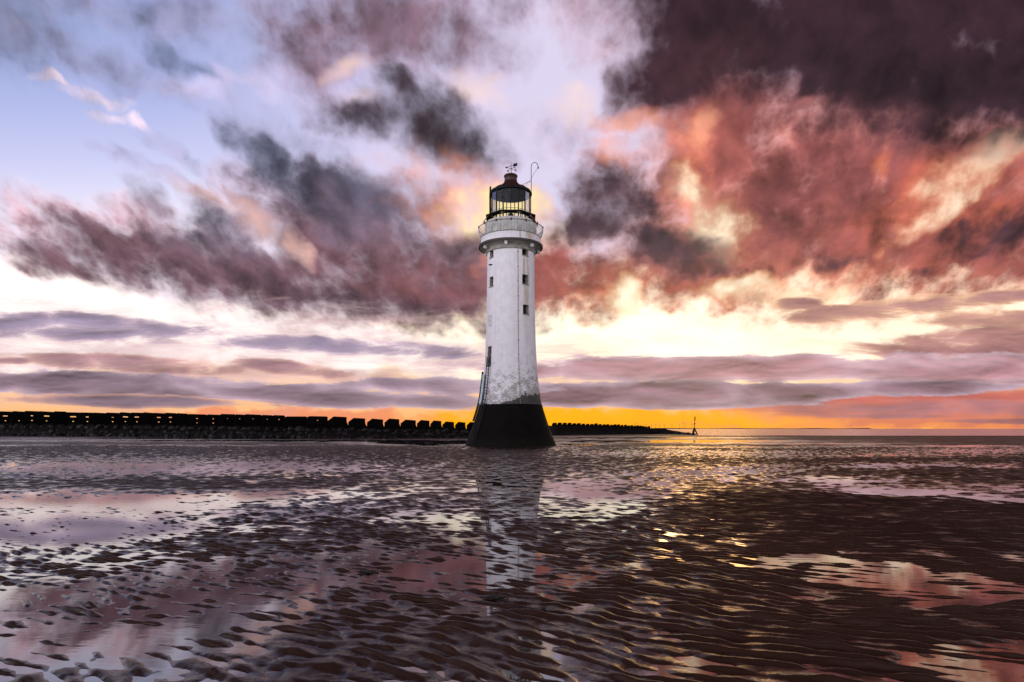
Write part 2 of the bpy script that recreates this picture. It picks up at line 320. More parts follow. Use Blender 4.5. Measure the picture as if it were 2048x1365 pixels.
def grid_mesh(name, X, Y, Z, mat, smooth=True):
    h, w = X.shape; me = bpy.data.meshes.new(name)
    co = np.stack([X, Y, Z], -1).reshape(-1, 3).astype(np.float32)
    i = (np.arange(h-1)[:, None]*w+np.arange(w-1)[None, :]).ravel()
    q = np.stack([i, i+1, i+w+1, i+w], -1).astype(np.int32)
    me.vertices.add(len(co)); me.vertices.foreach_set('co', co.ravel())
    me.loops.add(q.size); me.loops.foreach_set('vertex_index', q.ravel())
    me.polygons.add(len(q)); me.polygons.foreach_set('loop_start', np.arange(0, q.size, 4, dtype=np.int32))
    me.polygons.foreach_set('loop_total', np.full(len(q), 4, np.int32))
    me.update(calc_edges=True); me.validate()
    me.polygons.foreach_set('use_smooth', np.full(len(q), smooth, bool))
    return link(name, me, mat)
def gx(px, y): return (px-1024)/F*y
def gy(py): return EYE*F/(py-HOR)
def gz(py, y): return EYE+(HOR-py)/F*y

# ------------------------------------------------------------------ ground: rippled wet sand, pools, sea, far coast
m_sand, t, b = material('wet_sand')
geo = t.new('ShaderNodeNewGeometry'); P = geo.outputs['Position']; pz = t.sep(P)[2]
n1 = t.noise(P, .35, 5, .6); n2 = t.noise(P, 60, 4, .7); n3 = t.noise(P, 6, 5, .6)
cs = t.mix(t.step(n1, .3, .7), (.028, .0128, .0088), (.046, .0215, .0155))
cs = t.mix(t.step(n3, .35, .75, 0, .5), cs, (.013, .007, .006))
cs = t.mix(t.step(n2, .3, .7, 0, .35), cs, (.045, .027, .021))
wet = t.step(t.m('MULTIPLY_ADD', t.m('SUBTRACT', n3, .5), .016, pz), .003, .024, 1, 0)
py_ = t.sep(P)[1]
wet = t.m('MAXIMUM', wet, t.m('MULTIPLY', t.step(py_, 17, 5), t.step(n3, .25, .7, .25, .75)))      # the lower beach near the viewer is still draining
t.put(b.inputs['Base Color'], cs)
t.put(b.inputs['Roughness'], t.m('MULTIPLY_ADD', wet, -.32, .50)); t.put(b.inputs['Specular IOR Level'], t.m('MULTIPLY_ADD', wet, .50, .04))
bp = t.new('ShaderNodeBump'); bp.inputs['Strength'].default_value = .35; bp.inputs['Distance'].default_value = .004
t.put(bp.inputs['Height'], t.m('ADD', n2, t.noise(P, 22, 4, .6))); t.put(b.inputs['Normal'], bp.outputs[0])

m_pool, t, b = material('pool_water')
P = t.new('ShaderNodeNewGeometry').outputs['Position']
fr = t.new('ShaderNodeFresnel'); fr.inputs['IOR'].default_value = 1.6
t.n.remove(b)
df = t.new('ShaderNodeBsdfDiffuse'); t.put(df.inputs[0], (.022, .012, .011))
gl = t.new('ShaderNodeBsdfGlossy'); gl.inputs['Roughness'].default_value = .025; t.put(gl.inputs[0], (.97, .97, .98))
mx = t.new('ShaderNodeMixShader'); t.put(mx.inputs[0], t.m('MULTIPLY_ADD', fr.outputs[0], .90, .15, True)); t.l.new(df.outputs[0], mx.inputs[1]); t.l.new(gl.outputs[0], mx.inputs[2])
bp = t.new('ShaderNodeBump'); bp.inputs['Strength'].default_value = .05; bp.inputs['Distance'].default_value = .01
t.put(bp.inputs['Height'], t.noise(t.vm('MULTIPLY', P, (4, 9, 1)), 1, 3, .5)); t.l.new(bp.outputs[0], gl.inputs['Normal'])
t.l.new(mx.outputs[0], t.n['Material Output'].inputs[0])

m_sea, t, b = material('sea_water')
P = t.new('ShaderNodeNewGeometry').outputs['Position']
b.inputs['Base Color'].default_value = (.03, .022, .022, 1); b.inputs['Roughness'].default_value = .10; b.inputs['IOR'].default_value = 1.33
bp = t.new('ShaderNodeBump'); bp.inputs['Strength'].default_value = .22; bp.inputs['Distance'].default_value = .5
t.put(bp.inputs['Height'], t.m('ADD', t.noise(t.vm('MULTIPLY', P, (.05, .12, 1)), 1, 5, .6), t.m('MULTIPLY', t.noise(t.vm('MULTIPLY', P, (.25, .7, 1)), 1, 4, .6), .5)))
t.put(b.inputs['Normal'], bp.outputs[0])

# wetness map: pools (+) and drained sand (-), laid out on the ground: (px, py, rx, ry, weight) of the ground point seen there
WET = [(230, 936, 480, 20, .62), (640, 935, 260, 14, .2), (450, 972, 260, 12, -.4), (260, 1003, 300, 16, .62), (640, 985, 260, 12, .35), (900, 955, 170, 20, .28),
       (90, 1062, 280, 48, .80), (420, 1040, 260, 30, .12), (560, 1085, 220, 28, -.20), (860, 1030, 190, 22, .30),
       (330, 1180, 300, 60, .46), (790, 1145, 220, 66, .50), (120, 1280, 260, 60, .50), (1000, 1120, 110, 80, .22), (1000, 1000, 140, 40, .05), (430, 1270, 160, 40, .25),
       (1200, 990, 160, 48, .50), (1360, 945, 130, 14, .38), (1500, 940, 140, 10, .42), (1640, 962, 150, 9, .58), (1830, 982, 170, 11, .78), (2000, 998, 120, 9, .55),
       (1850, 932, 260, 5, .60), (1700, 912, 300, 4, .45), (1500, 905, 250, 4, .38), (1960, 902, 200, 7, .55), (1250, 908, 220, 8, .3),
       (1330, 883, 260, 2.2, .95), (1250, 876, 220, 1.4, .9), (1620, 888, 200, 1.5, .6), (1880, 893, 240, 1.5, .55), (1460, 895, 200, 1.8, .55),
       (845, 887, 110, 4.0, 1.15), (560, 882, 420, 2.0, .9), (340, 877, 200, 1.5, 1.0), (650, 877, 200, 1.5, .8), (250, 891.5, 300, 1.1, .8), (1150, 889, 60, 2.0, .9),
       (1380, 1070, 150, 12, .3), (1560, 1052, 120, 16, .2), (1700, 1060, 420, 50, -.25), (1500, 1005, 300, 22, -.22), (1900, 1060, 300, 40, -.25), (1760, 1036, 160, 8, .4),
       (1600, 1112, 150, 13, .62), (1880, 1172, 260, 36, .80), (1720, 1138, 190, 18, .55), (1980, 1330, 190, 44, .9), (940, 1230, 50, 20, .5), (1150, 1300, 110, 14, .35), (1020, 897, 120, 3.5, .6), (1010, 1275, 130, 66, -.5), (1700, 1300, 300, 60, -.1)]
def shore(px): return np.where(px < 1300, 235.0, np.interp(px, [1300, 1370, 1400, 1480, 1560, 1700, 2048, 2500], [225, 190, 165, 158, 168, 162, 162, 160]))
def sand_height(x, y):
    px = 1024+F*x/y; py = HOR+F*EYE/y
    nx = fbm(x*.35, y*.22, 3, 5); ny = fbm(x*.28+9, y*.2, 3, 8)
    pxw = px+nx*F*.55/y*1.2+40*perlin(px/160, py/40, 3); pyw = py+ny*np.clip((py-HOR)*.06, 0, 9)
    w = (-.34-.16*sstep(y, 14, 26)).astype(np.float32)
    for cx, cy, rx, ry, k in WET:
        w = w+(k*(1.12 if cy > 1010 else 1.4) if k > 0 else k)*np.exp(-((pxw-cx)/rx)**2-((pyw-cy)/ry)**2)
    w = np.clip(w, -1.1, 1.05)+.20*fbm(x*.5, y*.5, 3, 21)
    th = .42; c_, s_ = math.cos(th), math.sin(th)
    q = y*c_+x*s_; u = x*c_-y*s_
    q = q+.22*perlin(x*.45, y*.45, 1)+.05*perlin(x*1.5, y*1.5, 2)+.5*perlin(x*.12, y*.12, 4)
    lam = .172
    ph = 2*np.pi*q/lam+1.5*perlin(u*1.3, q*2.2, 6)
    r = (.5+.5*np.sin(ph+.5*np.sin(ph)))**1.25
    br = np.clip(.70+.95*perlin(u*1.9, q*3.4, 7), 0, 1.3)
    lump = perlin(u*3.9, q*7.4, 9)+.35*perlin(u*7, q*10, 19)
    near = 1-sstep(y, 9, 24)
    lump2 = perlin(u*1.7, q*2.2, 12)+.7*perlin(u*3.6, q*4.2, 13)
    left = sstep(-u, -1, 3)
    rip = near*((.038-.008*left)*r*br+(.014+.012*left)*lump+.004)+(1-near)*(.040*lump2+.018)*(1-sstep(y, 50, 85))+.012*sstep(y, 50, 85)
    fine = .0040*perlin(x*9, y*9, 14)*near+.0014*perlin(x*26, y*26, 15)*(y < 8)
    calm = sstep(y, 45, 80)
    z = -.016-.046*(w-.45*calm*(w < .2))*(1-.3*calm)+rip-.006*calm+fine+.008*fbm(x*1.1, y*1.1, 2, 17)*near
    sh = shore(px)
    z = z+.06*sstep(y, sh*.90, sh*.96)-.6*sstep(y, sh*.965, sh*1.04)
    return z
us = np.concatenate([np.linspace(-1.7, -.86, 60)[:-1], np.linspace(-.86, .86, 1440), np.linspace(.86, 1.7, 60)[1:]])
ys = np.concatenate([3.0*np.exp(np.linspace(0, math.log(18/3.0), 1020))[:-1], 18*np.exp(np.linspace(0, math.log(260/18), 640))])
X = (us[None, :]*ys[:, None]); Y = np.repeat(ys[:, None], len(us), 1)
Z = sand_height(X, Y)
sand = grid_mesh('sand', X, Y, Z, m_sand); tag(sand, 'dark wet rippled sand left by the ebbing tide', kind='structure')
del X, Y, Z
pxs = np.linspace(-1500, 3600, 120)
g = []
rows = []
uu = (pxs-1024)/F
for f_ in (0, 1): pass
near_y = np.full(len(uu), 1.2); far_y = shore(pxs)*.955
X = np.stack([uu*near_y, uu*far_y]); Y = np.stack([near_y, far_y]); Z = np.zeros_like(X)
pool = grid_mesh('pool_water', X, Y, Z, m_pool); tag(pool, 'shallow tide pools lying between the sand ripples', kind='structure')
X = np.array([[-30000., 30000.], [-30000., 30000.]]); Y = np.array([[150., 150.], [28000., 28000.]])
sea = grid_mesh('sea', X, Y, np.full((2, 2), -.06), m_sea); tag(sea, 'calm sea glittering orange under the low sun', kind='structure')
# beach round the viewer, outside the picture
X = np.array([[-60., 60.], [-60., 60.]]); Y = np.array([[-60., -60.], [3.05, 3.05]])
bs = grid_mesh('beach_sand', X, Y, np.full((2, 2), -.02), m_sand); tag(bs, 'wet sand behind the viewer', kind='structure')
m_far = plain('far_land', (.05, .035, .04), .9)
mb = MB(); cxs = np.linspace(300, 5200, 90); top = 9+6*np.array([perlin(v/500, 0.3) for v in cxs]).ravel()
for i in range(89):
    a, b_ = cxs[i], cxs[i+1]; ta, tb = max(2, top[i])*min(1, (i+1)/12), max(2, top[i+1])*min(1, (i+2)/12)
    mb.poly([(a, 9000, -.3), (b_, 9000, -.3), (b_, 9120, tb), (a, 9120, ta)]); mb.poly([(a, 9120, ta), (b_, 9120, tb), (b_, 9400, -.3), (a, 9400, -.3)])
tag(mb.done('far_coast', m_far), 'thin dark strip of land on the horizon right of the beacon', kind='structure')

# ------------------------------------------------------------------ lighthouse
LY = 67.4; LX = gx(1021.5, LY); K_ = LY/F
LH = empty('lighthouse', (LX, LY, 0), 'tall white lighthouse with black flared base and dark red lantern roof on wet sand', 'lighthouse')
def prof_r(z):
    zs = [-.4, 0, 1.31, 2.82, 4.1, 4.76, 5.9, 7.8, 10.5, 13.7, 17.1, 20.4]; rs = [5.06, 4.92, 4.36, 3.82, 3.43, 3.26, 3.08, 2.87, 2.71, 2.62, 2.565, 2.53]
    return float(np.interp(z, zs, rs))
zz = np.linspace(-.4, 20.4, 400); rr = np.array([prof_r(v) for v in zz]); kern = np.ones(25)/25
rsm = np.convolve(np.pad(rr, 12, mode='edge'), kern, 'valid')
def tr(z): return float(np.interp(z, zz, rsm))
# white render with algae, rust runs and peeling courses
m_white, t, b = material('whitewashed_render')
co = t.new('ShaderNodeTexCoord').outputs['Object']; cx_, cy_, cz_ = t.sep(co)
angn = t.m('ARCTAN2', cx_, t.m('MULTIPLY', cy_, -1))
wrap = t.xyz(t.m('MULTIPLY', angn, 2.6), cz_, 0)
nl = t.noise(wrap, 1.3, 8, .62); nh = t.noise(t.vm('MULTIPLY', wrap, (1.2, 3.6, 1)), 3.0, 6, .65); ns = t.noise(t.vm('MULTIPLY', wrap, (5, .35, 1)), 1.0, 5, .6)
br = t.new('ShaderNodeTexBrick'); t.put(br.inputs['Vector'], wrap); br.inputs['Scale'].default_value = 1.0
br.inputs['Brick Width'].default_value = 1.1; br.inputs['Row Height'].default_value = .38; br.inputs['Mortar Size'].default_value = .025; br.inputs['Mortar Smooth'].default_value = .6
base = t.mix(t.step(nl, .3, .75), (.80, .80, .84), (.70, .70, .74))
base = t.mix(t.m('MULTIPLY', t.step(ns, .5, .75), .35), base, (.52, .50, .46))
base = t.mix(t.m('MULTIPLY', br.outputs['Fac'], .07), base, (.45, .44, .42))
low = t.step(cz_, 11.5, 4.6)                        # more weathering towards the foot
side = t.step(angn, -.5, .9)
dirt = t.step(t.m('ADD', t.m('MULTIPLY', low, .30), t.m('ADD', t.m('MULTIPLY_ADD', side, .07, t.m('MULTIPLY_ADD', t.m('SUBTRACT', nl, .5), .8, nh)), t.m('MULTIPLY', t.step(br.outputs['Fac'], 0, 1), .015))), .73, .86)
base = t.mix(t.m('MULTIPLY', t.m('MULTIPLY', dirt, t.step(cz_, 12.2, 10.4)), .6), base, (.10, .092, .062))
gr = t.step(t.m('ADD', nl, t.m('MULTIPLY', t.step(cz_, 9.5, 4.2), .28)), .62, .85)
base = t.mix(t.m('MULTIPLY', t.m('MULTIPLY', gr, side), .35), base, (.46, .46, .38))
foot = t.step(t.m('ADD', t.m('MULTIPLY', t.m('SUBTRACT', nl, .5), 2.6), t.m('SUBTRACT', cz_, t.m('MULTIPLY_ADD', side, 1.1, 4.40))), -.14, .12, 1, 0)
base = t.mix(t.m('MULTIPLY', foot, .93), base, (.02, .018, .014))
def streak(a, z0, z1, wd, colr, s=1.0):
    f = t.m('MULTIPLY', t.step(t.m('ABSOLUTE', t.m('SUBTRACT', angn, a)), 0, wd, 1, 0), t.m('MULTIPLY', t.step(cz_, z1, z0), t.step(ns, .35, .62)))
    return t.mix(t.m('MULTIPLY', f, s), base, colr)
base = streak(.305, 20.6, 3.5, .05, (.36, .24, .10), .7)
base = streak(.62, 16.6, 12.5, .16, (.42, .33, .18), .9); base = streak(.80, 16.4, 11.5, .10, (.42, .33, .18), .9); base = streak(.66, 13.5, 9.8, .2, (.45, .38, .24), .6)
t.put(b.inputs['Base Color'], base); b.inputs['Roughness'].default_value = .62; b.inputs['Specular IOR Level'].default_value = .3
bp = t.new('ShaderNodeBump'); bp.inputs['Strength'].default_value = .35; bp.inputs['Distance'].default_value = .03
t.put(bp.inputs['Height'], t.m('SUBTRACT', t.m('ADD', nl, t.m('MULTIPLY', nh, .4)), t.m('MULTIPLY', br.outputs['Fac'], .5))); t.put(b.inputs['Normal'], bp.outputs[0])
m_black, t, b = material('black_tarred_stone')
co = t.new('ShaderNodeTexCoord').outputs['Object']; n = t.noise(co, 1.2, 7, .65); n_ = t.noise(co, 9, 5, .6)
cz_ = t.sep(co)[2]
cb = t.mix(t.step(n, .35, .7), (.0025, .0022, .0022), (.007, .006, .0058))
cb = t.mix(t.m('MULTIPLY', t.step(t.m('ADD', n_, t.step(cz_, 1.6, .2, 0, .25)), .55, .85), .5), cb, (.013, .013, .009))
t.put(b.inputs['Base Color'], cb); t.put(b.inputs['Roughness'], t.step(n, .3, .7, .55, .8)); b.inputs['Specular IOR Level'].default_value = .06
bp = t.new('ShaderNodeBump'); bp.inputs['Strength'].default_value = .5; bp.inputs['Distance'].default_value = .06
t.put(bp.inputs['Height'], t.m('ADD', n, t.m('MULTIPLY', n_, .4))); t.put(b.inputs['Normal'], bp.outputs[0])
m_void = plain('dark_interior', (.012, .011, .011), .9)
m_reveal = plain('stained_reveal', (.36, .32, .27), .8, var=.4)
m_iron = plain('black_iron', (.008, .008, .009), .6, spec=.2)
m_rust = plain('rusty_iron', (.085, .035, .022), .75, var=.5, scale=6)
m_rail = plain('grey_painted_rail', (.48, .50, .50), .5, var=.3, scale=5)
m_drum = plain('weathered_grey_drum', (.50, .51, .48), .65, var=.3, scale=1.5)
m_roof = plain('dark_red_roof', (.034, .008, .009), .45, var=.35, scale=2)
m_eave = plain('dark_eave', (.004, .007, .009), .5, spec=.2)
m_slab = plain('stained_gallery_edge', (.05, .042, .04), .8, var=.4)
m_cove = plain('grey_cove', (.30, .28, .25), .75, var=.35, scale=1.6)
m_pale = plain('pale_blue_panel', (.45, .60, .66), .45)
m_lampw = plain('white_lamp_housing', (.62, .62, .60), .5)
m_pipe = plain('rust_stained_pipe', (.34, .27, .19), .7, var=.5, scale=2)
m_brown = plain('brown_boarding', (.10, .055, .045), .7, var=.4)
m_glass, t, b = material('lantern_glass'); t.n.remove(b)
tr_ = t.new('ShaderNodeBsdfTransparent'); t.put(tr_.inputs[0], (.93, .95, .96)); gg = t.new('ShaderNodeBsdfGlossy'); gg.inputs['Roughness'].default_value = .03
fr = t.new('ShaderNodeFresnel'); fr.inputs['IOR'].default_value = 1.45
mx = t.new('ShaderNodeMixShader'); t.put(mx.inputs[0], t.m('MULTIPLY', fr.outputs[0], .6)); t.l.new(tr_.outputs[0], mx.inputs[1]); t.l.new(gg.outputs[0], mx.inputs[2]); t.l.new(mx.outputs[0], t.n['Material Output'].inputs[0])

ZB = 4.36
mb = MB(); mb.lathe([(tr(z)+.02, z) for z in np.linspace(-.4, ZB, 26)]+[(tr(ZB)-.02, ZB)], 96); mb.done('tower_base', m_black, LH, True)
# shaft with real window and door openings: (angle deg, half width deg, z0, z1)
def zpx(py): return (HOR-py)*K_+EYE
OPEN = [(37, 9, zpx(521.5), zpx(502)), (37, 9, zpx(577.5), zpx(559)), (38, 8.6, zpx(636), zpx(617.5)), (-53, 7.5, zpx(523), zpx(504)), (-53, 7.5, zpx(580), zpx(561)), (-55, 7.5, zpx(737), zpx(697))]
angs = sorted(set([round(v, 3) for v in np.arange(-180, 180, 4.0)] + [round(v, 3) for a, h, *_ in OPEN for v in (a-h, a+h)]))
lev = sorted(set([round(v, 3) for v in np.linspace(ZB, 20.75, 60)]+[round(v, 3) for *_, z0, z1 in OPEN for v in (z0, z1)]))
mb = MB(); n = len(angs)
rows = [[mb.b.verts.new((tr(min(z, 20.4))*math.sin(R(a)), -tr(min(z, 20.4))*math.cos(R(a)), z)) for a in angs] for z in lev]
for i in range(len(lev)-1):
    for k in range(n):
        a0 = angs[k]; a1 = angs[(k+1) % n] if k < n-1 else angs[0]+360; am = (a0+a1)/2; zm = (lev[i]+lev[i+1])/2
        if any(abs(am-a) < h and z0 < zm < z1 for a, h, z0, z1 in OPEN): continue
        mb.b.faces.new((rows[i][k], rows[i][(k+1) % n], rows[i+1][(k+1) % n], rows[i+1][k]))
shaft = mb.done('shaft', m_white, LH, True)
def pol(a, r, z): return Vector((r*math.sin(R(a)), -r*math.cos(R(a)), z))
for i, (a, h, z0, z1) in enumerate(OPEN):
    nm = 'door' if i == 5 else 'window'
    dep = .5 if i < 5 else .42
    def q(aa, z, d=0):
        p = pol(aa, tr(min(z, 20.4)), z); c0 = pol(a, 1, 0); return p-Vector((c0.x, c0.y, 0))*d
    mb = MB()   # pane or door leaf at the back of the opening
    mb.poly([q(a-h, z0, dep), q(a+h, z0, dep), q(a+h, z1, dep), q(a-h, z1, dep)])
    w = mb.done(nm, m_void, LH)
    mb = MB()
    for A, B in (((a-h, z0), (a+h, z0)), ((a+h, z0), (a+h, z1)), ((a+h, z1), (a-h, z1)), ((a-h, z1), (a-h, z0))):
        mb.poly([q(*A), q(*B), q(*B, dep), q(*A, dep)])
    mb.done('reveal', m_reveal, w)
    mb = MB()
    if nm == 'window':
        mb.tube([q(a, z0, dep-.06), q(a, z1, dep-.06)], .035, 6); mb.tube([q(a-h, (z0+z1)/2, dep-.06), q(a+h, (z0+z1)/2, dep-.06)], .03, 6)
        mb.done('frame', m_iron, w)
        mb = MB(); mb.tube([q(a-h-1.2, z0-.05, -.03), q(a, z0-.05, -.06), q(a+h+1.2, z0-.05, -.03)], .05, 6); mb.done('sill', m_reveal, w)
    else:
        for f_ in (.25, .5, .75):
            zt = z0+(z1-z0)*f_; mb = MB(); mb.tube([q(a-h, zt, dep-.05), q(a+h, zt, dep-.05)], .04, 6); mb.done('door_batten', m_iron, w)
# bricked up opening (only its outline shows), and a bracket
mb = MB(); a, h, z0, z1 = -56, 5.5, zpx(657), zpx(637)
for A, B in (((a-h, z0), (a+h, z0)), ((a+h, z0), (a+h, z1)), ((a+h, z1), (a-h, z1)), ((a-h, z1), (a-h, z0)), ((a, z0), (a, z1)), ((a-h, (z0+z1)/2), (a+h, (z0+z1)/2))):
    mb.tube([pol(A[0], tr(A[1])+.004, A[1]), pol(B[0], tr(B[1])+.004, B[1])], .022, 5)
mb.done('blocked_window', m_cove, LH)
mb = MB(); zt = zpx(537.5); mb.tube([pol(-56, tr(zt)-.05, zt), pol(-56, tr(zt)+.25, zt)], .05, 6); mb.box(pol(-53, tr(zt)+.12, zt), (.4, .1, .1)); mb.done('wall_bracket', m_iron, LH)
# conductor strip down the front
mb = MB(); mb.tube([pol(17.3, tr(z)+.015, z) for z in np.linspace(ZB, 20.7, 50)], .032, 6); cp = mb.done('downpipe', m_pipe, LH)
mb = MB()
for z in np.linspace(4.9, 20.2, 11):
    mb = MB(); mb.box(pol(17.3, tr(z)+.02, z), (.14, .09, .06)); mb.done('pipe_clip', m_rust, cp)
# ladder from the sand to the door, and the pipes beside it
la = -52.5
mb = MB()
for da in (-4.6, 4.6): mb.tube([pol(la+da*2.6/tr(z), tr(z)+.22, z) for z in np.linspace(.4, 9.4, 34)], .045, 6)
ld = mb.done('ladder', m_iron, LH)
for z in np.arange(.7, 9.3, .32):
    mb = MB(); mb.tube([pol(la-4.6*2.6/tr(z), tr(z)+.22, z), pol(la+4.6*2.6/tr(z), tr(z)+.22, z)], .028, 5); mb.done('rung', m_iron, ld)
mb = MB(); zsq = np.linspace(4.5, 7.6, 12)
for A, B in zip(zsq, zsq[1:]):
    mb.poly([pol(-75, tr(A)+.2, A), pol(-63, tr(A)+.2, A), pol(-63, tr(B)+.2, B), pol(-75, tr(B)+.2, B)])
mb.done('cable_cover', m_pale, LH)
mb = MB(); mb.tube([pol(-80, tr(z)+.17, z) for z in np.linspace(2.6, 7.9, 30)], .11, 8); mb.done('drain_pipe', m_iron, LH)

# gallery
mb = MB(); mb.lathe([(2.53, 20.55), (2.66, 20.6), (2.69, 20.7), (2.66, 20.8), (2.56, 20.86), (2.62, 20.98), (2.78, 21.08), (3.02, 21.15), (3.3, 21.18)], 96); mb.done('cornice', m_cove, LH, True)
mb = MB(); mb.ring(2.4, 3.45, 21.18, 21.42, 96); mb.done('gallery_slab', m_slab, LH)
mb = MB(); mb.lathe([(3.36, 21.42), (3.28, 21.5), (3.18, 22.16), (3.10, 22.2), (2.6, 22.21)], 96); mb.done('gallery_kerb', m_white, LH, True)
for a_ in (-62, -9, 47, 100, 152, -118):
    mb = MB(); p = pol(a_, 3.05, 21.0); M = Matrix.Translation(p) @ Matrix.Rotation(R(a_), 4, 'Z')
    mb.box((0, 0, .0), (.26, .26, .34), M); mb.box((0, 0, .19), (.12, .12, .1), M); mb.done('gallery_lamp', m_lampw, LH)
RT, RB, ZT, ZBm = 3.47, 3.14, 23.28, 22.2
def hoop(a, f): return pol(a, RB+(RT-RB)*math.sin(f*math.pi/2)+.06*math.sin(f*math.pi), ZBm+(ZT-ZBm)*f)
mb = MB(); mb.lathe([(RT+.035*math.cos(v), ZT+.035*math.sin(v)) for v in np.linspace(0, 2*math.pi, 9)], 96); mb.lathe([(RB+.03*math.cos(v), ZBm+.06+.03*math.sin(v)) for v in np.linspace(0, 2*math.pi, 9)], 96)
rail = mb.done('gallery_railing', m_iron, LH, True)
mb = MB(); mb.tube([hoop(0, f) for f in np.linspace(0, 1, 6)], .021, 5); b0 = mb.done('baluster', m_rail, rail)
for k in range(1, 98):
    a_ = k*360/104
    if a_ > 250: a_ += 18      # gap of the gallery gate on the left
    o = b0.copy(); COL.objects.link(o); o.parent = rail; o.rotation_euler.z = R(a_)
for k in range(14):
    a_ = k*360/14+1
    mb = MB(); p = pol(a_, RT+.05, ZT-.02); M = Matrix.Translation(p) @ Matrix.Rotation(R(a_), 4, 'Z'); mb.box((0, 0, 0), (.17, .07, .26), M); mb.done('rail_plate', m_rust, rail)
# drum below the lantern (panelled), its dark sill and the octagonal catwalk
mb = MB(); mb.lathe([(2.78, 22.2), (2.78, 23.8), (2.72, 23.86), (2.2, 23.86)], 16, R(11.25)); drum = mb.done('drum', m_drum, LH)
mb = MB()
for k in range(48):
    a_ = k*7.5; rr_ = 2.745 if k % 3 else 2.79
    mb.tube([pol(a_, rr_, 22.25), pol(a_, rr_, 23.76)], .022, 4)
mb.done('drum_seam', m_cove, drum)
mb = MB(); mb.lathe([(2.35, 24.44), (2.86, 24.44), (2.86, 24.52), (2.35, 24.52), (2.35, 24.44)], 8, R(22.5)); cw = mb.done('catwalk', m_iron, LH)
for k in range(8):
    a_ = 22.5+45*k; mb = MB(); mb.tube([pol(a_, 2.68, 23.84), pol(a_, 2.70, 24.46)], .05, 6); mb.done('catwalk_post', m_iron, cw)
for a0_, a1_ in ((52, 92), (-92, -58)):
    mb = MB(); mb.poly([pol(a0_, 2.62, 24.44), pol(a1_, 2.62, 24.44), pol(a1_, 3.02, 23.55 if a0_ > 0 else 23.95), pol(a0_, 3.02, 23.75 if a0_ > 0 else 24.0)])
    o = mb.done('catwalk_board', m_brown, cw); sm = o.modifiers.new('thick', 'SOLIDIFY'); sm.thickness = .05
# lantern
ZE = 27.0; RL = 2.16
for k in range(16):
    a0_, a1_ = k*22.5, (k+1)*22.5
    mb = MB()
    mb.poly([pol(a0_, RL, 23.87), pol(a1_, RL, 23.87), pol(a1_, RL, ZE), pol(a0_, RL, ZE)])
    gp = mb.done('lantern_pane', m_glass, LH)
    mb = MB(); mb.tube([pol(a0_, RL, 23.86), pol(a0_, RL, ZE)], .042, 6)
    if k in (3, 12): mb.tube([pol(a0_, RL, 25.0), pol(a1_, RL, 25.6)], .03, 5)
    mb.tube([pol(a0_, RL, 24.9), pol(a1_, RL, 24.9)], .022, 5)
    mb.done('mullion', m_iron, gp)
mb = MB()
for rr_ in (2.05,):
    mb.lathe([(rr_, 24.36), (2.2, 24.36), (2.2, 24.46), (rr_, 24.46), (rr_, 24.36)], 48)
mb.done('lantern_sill', m_iron, LH)
mb = MB(); mb.lathe([(.02, 23.86), (.55, 23.86), (.5, 24.2), (.18, 24.25), (.16, 24.5), (.3, 24.55), (.3, 24.95), (.14, 25.0), (.1, 25.2), (.0, 25.22)], 20)
lamp = mb.done('lamp_pedestal', m_iron, LH)
for a_ in (40, 100, 160, 220, 280, 340):
    mb = MB(); mb.tube([pol(a_, 1.25, 23.86), pol(a_, 1.25, ZE)], .05, 6); mb.done('lantern_column', m_iron, LH)
# soffit and roof
mb = MB(); mb.lathe([(.01, ZE+.05), (2.1, ZE-.02), (2.28, ZE-.02), (2.30, ZE+.12), (2.24, ZE+.2)], 64); mb.done('eave', m_eave, LH, True)
mb = MB(); mb.lathe([(2.25, ZE+.18), (2.0, 27.42), (1.65, 27.62), (1.3, 27.78), (1.05, 27.92), (.88, 28.1), (.74, 28.35), (.68, 28.45)], 64); roof = mb.done('roof', m_roof, LH, True)
mb = MB()
for k in range(16): mb.tube([pol(k*22.5, r_, z_) for r_, z_ in ((2.25, 27.2), (2.0, 27.44), (1.65, 27.64), (1.3, 27.8), (1.05, 27.94), (.88, 28.12))], .03, 5)
mb.done('roof_seam', m_eave, roof)
mb = MB(); mb.lathe([(.68, 28.4), (.67, 28.95), (.74, 28.97), (.74, 29.06), (.66, 29.14), (.4, 29.2), (.01, 29.23)], 40); mb.done('cowl', m_roof, roof, True)
# weather vane
vx = (1022.5-1021.5)*K_
mb = MB(); mb.tube([(vx, 0, 29.2), (vx, 0, 30.5)], [.035, .018], 6)
for a_ in (35, 125): 
    d = Vector((math.cos(R(a_)), math.sin(R(a_)), 0))*.58; mb.tube([Vector((vx, 0, 29.84))-d, Vector((vx, 0, 29.84))+d], .022, 6)
vane = mb.done('weather_vane', m_iron, LH)
for a_, ch in ((35, 'E'), (125, 'N'), (215, 'W'), (305, 'S')):
    d = Vector((math.cos(R(a_)), math.sin(R(a_)), 0))*.62; c0 = Vector((vx, 0, 29.84))+d
    sg = {'E': [((-1, 1), (-1, -1)), ((-1, 1), (1, 1)), ((-1, 0), (.6, 0)), ((-1, -1), (1, -1))], 'N': [((-1, -1), (-1, 1)), ((-1, 1), (1, -1)), ((1, -1), (1, 1))],
          'W': [((-1, 1), (-.5, -1)), ((-.5, -1), (0, .4)), ((0, .4), (.5, -1)), ((.5, -1), (1, 1))], 'S': [((1, 1), (-1, 1)), ((-1, 1), (-1, 0)), ((-1, 0), (1, 0)), ((1, 0), (1, -1)), ((1, -1), (-1, -1))]}[ch]
    mb = MB()
    for A, B in sg: mb.tube([c0+Vector((A[0]*.07, 0, A[1]*.1-.02)), c0+Vector((B[0]*.07, 0, B[1]*.1-.02))], .026, 5)
    mb.done('compass_letter', m_iron, vane)
